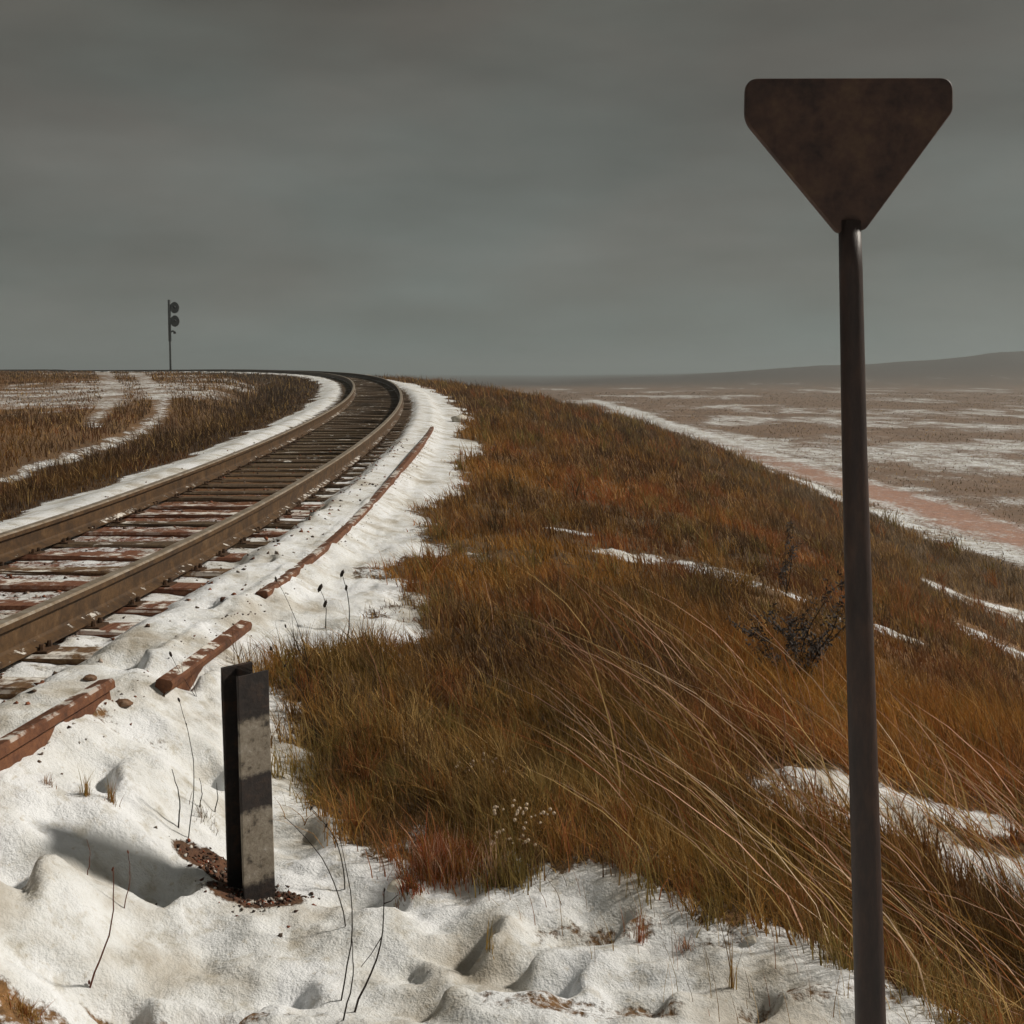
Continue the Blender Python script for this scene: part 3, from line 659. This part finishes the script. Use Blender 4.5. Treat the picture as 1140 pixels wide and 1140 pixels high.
# tussocks: blades fanning out from crowded crowns
def tussocks(name, label, nc, per, r0, r1, cond, hlo, hhi, cols, wid):
    x, y = scatter(nc*40, r0, r1, -.45, .62); zz, d, fi, e, _ = height(x, y, True); gg, p, path, n1, n2, n3 = masks(x, y, d, e, fi)
    kp = np.where(cond(x, y, d, e, gg))[0][:nc]; x, y = x[kp], y[kp]; n = len(x)
    cx, cy = np.repeat(x, per), np.repeat(y, per); hh = np.repeat(RNG.uniform(hlo, hhi, n)*np.interp(y, [4, 12, 40], [1, 1.2, 2]), per)*RNG.uniform(.35, 1.1, n*per)
    th = RNG.uniform(0, 2*np.pi, n*per); sp = np.abs(RNG.normal(0, .055, n*per))*np.repeat(np.interp(y, [4, 12, 40], [1, 1.4, 3]), per)
    cx = cx+np.cos(th)*sp; cy = cy+np.sin(th)*sp
    ci = np.repeat(RNG.integers(0, len(cols), n), per); t = np.array([PAL[c] for c in cols])[ci]*.75+.25*PAL['straw']*RNG.random((n*per, 1)); t = t*RNG.uniform(.6, 1.6, (n*per, 1))
    me = blades(name, cx, cy, height(cx, cy)+CZ-.015, hh, wid(cy)*RNG.uniform(.6, 1.3, n*per), .6, t, 3, -.15, .2)
    o = link(name, me, M['grass']); tag(o, label, 'grass', kind='stuff')
tussocks('edge_tussocks', 'straw and olive tussocks along the ragged edge of the bank', 420, 45, 3.2, 9, lambda x, y, d, e, g: (g > .2) & (d > 1.6) & (e < 1.0), .10, .24, ['straw', 'olive', 'olive', 'ochre', 'ochre', 'rust', 'brown'], W)
tussocks('bank_tussocks', 'rust and ochre tussocks scattered over the brown bank', 900, 34, 5, 60, lambda x, y, d, e, g: (g > .5) & (d > 1.9) & (d < 14), .16, .30, ['ochre', 'rust', 'brown', 'ochre', 'olive', 'dark'], W)
# ------------------------------------------------------------------ grass tufts on the snow, each one its own
def tuft(px, py, rpx, hpx, n, cols, label, lx=-.1, spread=.4, wid=.004):
    x0, y0, z0 = ground_at(px, py); k = y0/FPX; r = rpx*k
    a_ = RNG.uniform(0, 2*np.pi, n); q_ = r*np.abs(RNG.normal(0, .5, n)).clip(0, 1.2); x = q_*np.cos(a_); y = q_*np.sin(a_)*.7
    zz = height(x+x0, y+y0)+CZ-z0-.01
    t = np.array([PAL[c] for c in cols])[RNG.integers(0, len(cols), n)]*RNG.uniform(.6, 1.35, (n, 1))
    me = blades('grass_tuft', x, y, zz, hpx*k*RNG.uniform(.25, 1.1, n)*(1-.55*(q_/r)**2)*(1+.5*fbm(x*14, y*14, 2)), wid*RNG.uniform(.5, 1.3, n), spread, t, 3, lx, .25)
    o = link('grass_tuft', me, M['grass'], loc=(x0, y0, z0)); tag(o, label, 'grass tuft', 'grass tufts on the snow'); return o
PAL['red'] = np.array((.42, .12, .055)); PAL['yellow'] = np.array((.45, .29, .08))
tuft(492, 978, 60, 62, 1500, ['red', 'rust', 'rust', 'brown', 'pink', 'ochre'], 'red brown grass tuft spilling onto snow right of the marker post')
tuft(458, 992, 22, 26, 420, ['red', 'rust', 'dark', 'olive'], 'low dark red tuft left of the larger red grass tuft')
tuft(552, 985, 20, 85, 150, ['yellow', 'straw', 'olive', 'pink'], 'yellow upright stalks tuft at the right end of the red grass', 0, .25)
tuft(545, 1058, 7, 55, 22, ['yellow', 'straw', 'olive'], 'thin yellow tuft beside a grey hollow in the foreground snow', 0, .2)
tuft(96, 888, 9, 45, 60, ['yellow', 'olive', 'ochre'], 'small yellow green tuft in the snow, middle of three by the left edge', 0, .3, .003)
tuft(124, 893, 11, 42, 70, ['yellow', 'olive', 'rust', 'ochre'], 'small rusty tuft in the snow, nearest of three to the marker post', 0, .3, .003)
tuft(56, 875, 12, 20, 60, ['ochre', 'brown', 'rust'], 'flat ochre tuft in the snow, leftmost of three by the left edge', 0, .5, .003)
tuft(712, 1050, 12, 62, 22, ['red', 'red', 'rust', 'brown'], 'few red stems sprouting from snow below the brown bank', 0, .2, .004)
tuft(765, 1060, 18, 30, 60, ['red', 'pink', 'brown'], 'low red tuft in snow at the foot of the tall stalks', -.2, .5, .003)
tuft(815, 1105, 8, 120, 14, ['ochre', 'straw', 'brown'], 'sparse ochre stems standing in snow left of the sign pole', 0, .15, .004)
tuft(30, 1132, 28, 24, 420, ['ochre', 'rust', 'straw', 'yellow'], 'orange ochre grass patch in the bottom left corner', -.1, .6, .003)
tuft(225, 912, 22, 26, 60, ['dark', 'olive', 'brown'], 'dark sparse tuft in a hollow just left of the marker post', 0, .4, .003)

# ------------------------------------------------------------------ single dry weeds
def weed(base, tip, label, m='twig', branches=(), buds=(), r=.0028, curve=.08, group='dry weed stems in the snow'):
    x0, y0, z0 = ground_at(*base); k = y0/FPX
    top = Vector(((tip[0]-base[0])*k, random.uniform(-.04, .04), (base[1]-tip[1])*k))
    side = Vector((top.z, 0, -top.x))*curve
    P = lambda t: top*t + side*math.sin(math.pi*t)
    bm = bmesh.new(); n = 9
    pts = [P(j/n)+Vector((random.uniform(-1, 1), random.uniform(-1, 1), 0))*.002 for j in range(n+1)]; pts[0] = Vector((0, 0, -.03))
    r *= .82; tube(bm, pts, r, r*.4, 5)
    o = link('dry_weed', bm_mesh('dry_weed', bm), M[m], loc=(x0, y0, z0)); tag(o, label, 'weed', group)
    for t, dx, dz in branches:
        bm = bmesh.new(); a_ = P(t); b_ = a_+Vector((dx*k, random.uniform(-.02, .02), dz*k)); c_ = (a_+b_)/2+Vector((0, 0, -.006))
        tube(bm, [a_, c_, b_], r*.6, r*.3, 4); link('branch', bm_mesh('branch', bm), M[m], o)
    for t, sz in buds:
        bm = bmesh.new(); q_ = P(min(t, 1))
        bmesh.ops.create_icosphere(bm, subdivisions=1, radius=1, matrix=Matrix.Translation(q_) @ Matrix.Rotation(random.uniform(-.5, .5), 4, 'Y') @ Matrix.Diagonal((sz*.28*k, sz*.28*k, sz*.62*k, 1)))
        link('bud', bm_mesh('bud', bm), M[m], o)
weed((297, 828), (192, 728), 'dark bent weed leaning left behind the marker post top', branches=[(.62, -8, 36), (.8, -3, 18)], buds=[(1, 6)], curve=-.12)
weed((209, 935), (196, 785), 'tall thin dark weed in snow left of the marker post', buds=[(1, 5), (.82, 3)])
weed((198, 922), (190, 858), 'short dark stem left of the tall thin weed', r=.004)
weed((222, 902), (222, 870), 'tiny dark twig standing in snow, nearer the tall weed of two', r=.003)
weed((239, 905), (238, 876), 'tiny dark twig standing in snow, nearer the marker post of two', r=.0035)
weed((98, 1100), (130, 966), 'red brown weed stem slanting right in the bottom left snow', 'redtwig', buds=[(1, 5), (.02, 5)], r=.004)
weed((137, 1014), (140, 955), 'short brown stem beside the slanting red weed', 'redtwig', buds=[(1, 4)], r=.0025)
weed((97, 975), (97, 935), 'faint short brown stem in snow near the left edge', 'redtwig', r=.0022)
weed((378, 1118), (378, 935), 'tall straight dark weed stem right of the marker post', r=.0034)
weed((392, 1128), (428, 990), 'dark slanting weed with fork, nearest stem right of the marker post', branches=[(.62, -22, -30), (.88, 16, 12)], buds=[(.98, 4)], r=.0045)
weed((380, 1140), (391, 1050), 'short slanting dark stem at the bottom edge', r=.0035)
weed((386, 1035), (313, 915), 'long arched dark weed beside the marker post, lower of two', curve=.10, r=.003)
weed((384, 995), (345, 908), 'kinked dark weed with buds, upper of two beside the post', buds=[(1, 5), (.75, 5), (.5, 3)], curve=.12, r=.0034)
weed((355, 835), (300, 728), 'dark budded weed leaning left at the grass edge above the post', branches=[(.4, 20, 18)], buds=[(1, 5), (.8, 4)])
weed((345, 778), (318, 700), 'dark weed with side twigs at the left edge of the brown bank', branches=[(.3, 26, -18), (.45, 20, 26), (.5, -8, 22)], buds=[(1, 4)])
weed((325, 768), (322, 735), 'short thick dark stem at the left edge of the brown bank', r=.004)
weed((345, 760), (307, 645), 'slender weed with dark tip rising against snow beside the bank', buds=[(1, 5)], curve=.06)
weed((362, 700), (356, 655), 'dark seed stalk at the bank edge with two black buds', buds=[(1, 9), (.6, 8)], r=.004)
weed((385, 720), (380, 640), 'thick dark seed stalk farthest right along the bank edge', buds=[(1, 8), (.8, 6)], r=.005)
weed((430, 810), (402, 705), 'single pale stalk standing out on the dark brown bank', 'pinkstraw', curve=.06, r=.004)
weed((700, 900), (600, 685), 'longest pink stalk leaning left on the brown bank', 'pinkstraw', curve=.10, r=.005)
weed((860, 905), (861, 728), 'tall upright reddish stem left of the sign pole', 'pinkstraw', r=.0045, buds=[(.55, 5)])
weed((905, 895), (889, 762), 'upright pale stem closest to the sign pole', 'pinkstraw', r=.004)
weed((1000, 900), (1028, 815), 'short pale stalk leaning right beside the sign pole', 'pinkstraw', r=.004)
weed((690, 860), (715, 760), 'straw stalk on the brown bank leaning right', 'straw', r=.004)
weed((745, 905), (725, 765), 'straw stalk on the brown bank leaning left', 'straw', r=.004)

def flower_weed(px, py, hpx, n, label):
    x0, y0, z0 = ground_at(px, py); k = y0/FPX
    bm = bmesh.new(); hd = bmesh.new()
    for j in range(n):
        tx = random.uniform(-34, 34)*k; tz = hpx*k*random.uniform(.45, 1.05); ty = random.uniform(-.06, .06)
        tube(bm, [(0, 0, -.02), (tx*.35, ty*.4, tz*.5), (tx, ty, tz)], .0018, .001, 4)
        for q_ in range(3):
            c = Vector((tx, ty, tz))+Vector((random.uniform(-.02, .02), random.uniform(-.02, .02), random.uniform(-.03, .01)))
            bmesh.ops.create_icosphere(hd, subdivisions=1, radius=random.uniform(.004, .0085), matrix=Matrix.Translation(c))
    o = link('flower_weed', bm_mesh('flower_weed', bm), M['straw'], loc=(x0, y0, z0)); tag(o, label, 'weed')
    tag(link('seed_head', bm_mesh('seed_head', hd), M['fluff'], o), kind='stuff')
flower_weed(585, 962, 62, 16, 'dry weed dotted with pale seed heads at the dark bank edge')
flower_weed(535, 872, 28, 10, 'small pale seed head weed among straw grass on the bank')

def dead_shrub(px, py, hpx, label, n, wide, seed):
    rr = random.Random(seed); x0, y0, z0 = ground_at(px, py); k = y0/FPX; H_ = hpx*k
    bm = bmesh.new(); lf = bmesh.new()
    def grow(p0, dr, L, r, lev):
        pts = [p0]; q_ = p0.copy(); v = dr.copy()
        for j in range(4):
            v = (v+Vector((rr.uniform(-.25, .25), rr.uniform(-.25, .25), rr.uniform(-.1, .15)))).normalized(); q_ = q_+v*L/4; pts.append(q_.copy())
        tube(bm, pts, r, r*.5, 4)
        for j in range(1, 5):
            if lev < 2 and rr.random() < .85: grow(pts[j], (v+Vector((rr.uniform(-.9, .9), rr.uniform(-.9, .9), rr.uniform(-.2, .5)))).normalized(), L*.5, r*.55, lev+1)
            for m_ in range(4 if lev else 1):
                c = pts[j]+Vector((rr.uniform(-.03, .03), rr.uniform(-.03, .03), rr.uniform(-.02, .02)))
                u = Vector((rr.uniform(-1, 1), rr.uniform(-1, 1), rr.uniform(-1, 1))).normalized(); w_ = u.orthogonal().normalized(); s_ = rr.uniform(.008, .019)
                lf.faces.new([lf.verts.new(c-u*s_), lf.verts.new(c+w_*s_*.5), lf.verts.new(c+u*s_), lf.verts.new(c-w_*s_*.4)])
    for j in range(n): grow(Vector((0, 0, -.02)), Vector((rr.uniform(-wide, wide), rr.uniform(-.4, .4), 1)).normalized(), H_*rr.uniform(.6, 1), .006, 0)
    root = link('dead_shrub', None, loc=(x0, y0, z0)); tag(root, label, 'shrub')
    link('branches', bm_mesh('branches', bm), M['twig'], root)
    tag(link('leaves', bm_mesh('leaves', lf), M['deadleaf'], root), kind='stuff')
dead_shrub(888, 772, 88, 'blackish dead shrub on the brown bank left of the sign pole', 6, .8, 3)
dead_shrub(874, 668, 62, 'small dark upright weed by the snow patch on the bank', 2, .12, 5)

# ------------------------------------------------------------------ stones
def stone(px, py, rpx, label, m, seed, cat='stone', flat=.7):
    rr = random.Random(seed); x0, y0, z0 = ground_at(px, py); k = y0/FPX; r = rpx*k
    bm = bmesh.new(); bmesh.ops.create_icosphere(bm, subdivisions=3, radius=r)
    for v in bm.verts:
        v.co *= 1+.35*mnoise.noise(v.co/r*1.3+Vector((seed*3.1, 0, 0)))+.1*mnoise.noise(v.co/r*4+Vector((seed, 0, 0))); v.co.z *= flat; v.co.x *= 1.2
    o = link('stone', bm_mesh('stone', bm), M[m], loc=(x0, y0, z0+r*flat*.45), smooth=True); tag(o, label, cat)
stone(512, 470, 8, 'round pale stone at the top of the bank by the track curve', 'stone', 1)
stone(138, 786, 8, 'small brown stone in snow, above left of the marker post', 'brownstone', 2, flat=.5)
stone(183, 768, 7, 'brown lump in snow just left of the bent weed', 'brownstone', 3, flat=.6)
stone(247, 716, 6, 'orange brown stone in snow above the marker post top', 'brownstone', 4, flat=.5)
stone(100, 757, 6, 'dark small stone in snow beside the cut rail end', 'brownstone', 5, flat=.6)
stone(442, 996, 9, 'grey stone at the edge of the red grass tuft', 'stone', 6, flat=.6)
stone(836, 1052, 5, 'small white lump of ice on the edge of the near bank', 'stone', 7, flat=.8)

# ------------------------------------------------------------------ crumbs of earth
def crumbs(name, label, pts, cols, r0, r1):
    V = []; F = []; T = []
    tet = np.array([(1, 0, -.3), (-.5, .87, -.4), (-.5, -.87, -.3), (-.1, .1, .45), (.6, .5, .4)]); fc = np.array([(0, 1, 4), (1, 3, 4), (3, 0, 4), (1, 2, 3), (2, 0, 3), (2, 1, 0)])
    for j, (x, y, z_) in enumerate(pts):
        r = random.uniform(r0, r1); R = np.array(Matrix.Rotation(random.uniform(0, 6.28), 3, Vector((random.random()-.5, random.random()-.5, 1))))
        v = (tet*RNG.uniform(.6, 1.4, (5, 1))*r) @ R.T + np.array((x, y, z_+r*.2)); F += list((fc+len(V)*5).ravel()); V.append(v)
        T += [np.array(random.choice(cols))*random.uniform(.6, 1.4)]*5
    o = link(name, raw_mesh(name, np.concatenate(V), np.array(F), np.full(len(F)//3, 3), np.array(T)), M['chips']); tag(o, label, 'rubble', kind='stuff')
pp = []
for j in range(520):
    a_ = random.uniform(0, 6.28); q_ = abs(random.gauss(0, .55)); x = px_+.03+.20*q_*math.cos(a_); y = py_-.05+.13*q_*math.sin(a_); pp.append((x, y))
for j in range(160): pp.append((px_-.17+random.gauss(0, .06), py_+.10+random.gauss(0, .04)))
X, Yv = np.array(pp).T; Z = height(X, Yv)+CZ
crumbs('earth_rubble', 'brown and red earth crumbs heaped round the marker post foot', np.stack([X, Yv, Z], 1), [(.035, .022, .018), (.05, .03, .022), (.09, .045, .03), (.19, .06, .032), (.12, .09, .07), (.5, .47, .43)], .003, .013)
pp = []
for i in range(idx_y(4.5), idx_y(24)):
    if mnoise.noise(Vector((i*.13, 2, 0))) < -.15: continue
    for j in range(9):
        off = 1.62+random.gauss(0, .055); q_ = i+random.random(); ii_ = int(q_)
        pp.append((LINE[ii_, 0]+LN[ii_, 0]*off+LT[ii_, 0]*STEP*(q_-ii_), LINE[ii_, 1]+LN[ii_, 1]*off+LT[ii_, 1]*STEP*(q_-ii_)))
X, Yv = np.array(pp).T; Z = height(X, Yv)+CZ
crumbs('trackside_rubble', 'brown crumbs of rust and ballast along the spare rails', np.stack([X, Yv, Z], 1), [(.05, .025, .015), (.14, .05, .025), (.10, .06, .035), (.4, .36, .32)], .003, .011)
pp = []
for j in range(1500):
    i = random.randint(idx_y(3), idx_y(20)); off = random.uniform(-1.3, 1.4); pp.append((LINE[i, 0]+LN[i, 0]*off+random.uniform(-.12, .12), LINE[i, 1]+LN[i, 1]*off+random.uniform(-.12, .12)))
X, Yv = np.array(pp).T; Z = height(X, Yv)+CZ
crumbs('ballast', 'reddish ballast stones between and beside the rails', np.stack([X, Yv, Z], 1), [(.12, .05, .03), (.20, .075, .04), (.08, .055, .04), (.3, .24, .2)], .008, .026)

# ------------------------------------------------------------------ the air
bm = bmesh.new(); bmesh.ops.create_cube(bm, size=1, matrix=Matrix.Translation((0, 1030, CZ+4.5)) @ Matrix.Diagonal((3400, 2500, 23, 1)))
hm = bpy.data.materials.new('haze'); hm.use_nodes = True; t = hm.node_tree; t.nodes.clear()
vol = nd(t, 'ShaderNodeVolumePrincipled', {'Color': (.54, .61, .63, 1), 'Density': .0012, 'Anisotropy': .2})
om = nd(t, 'ShaderNodeOutputMaterial'); t.links.new(vol.outputs[0], om.inputs['Volume'])
ho = link('haze', bm_mesh('haze', bm), hm); tag(ho, 'thin grey winter haze over the plain', 'haze', kind='stuff')
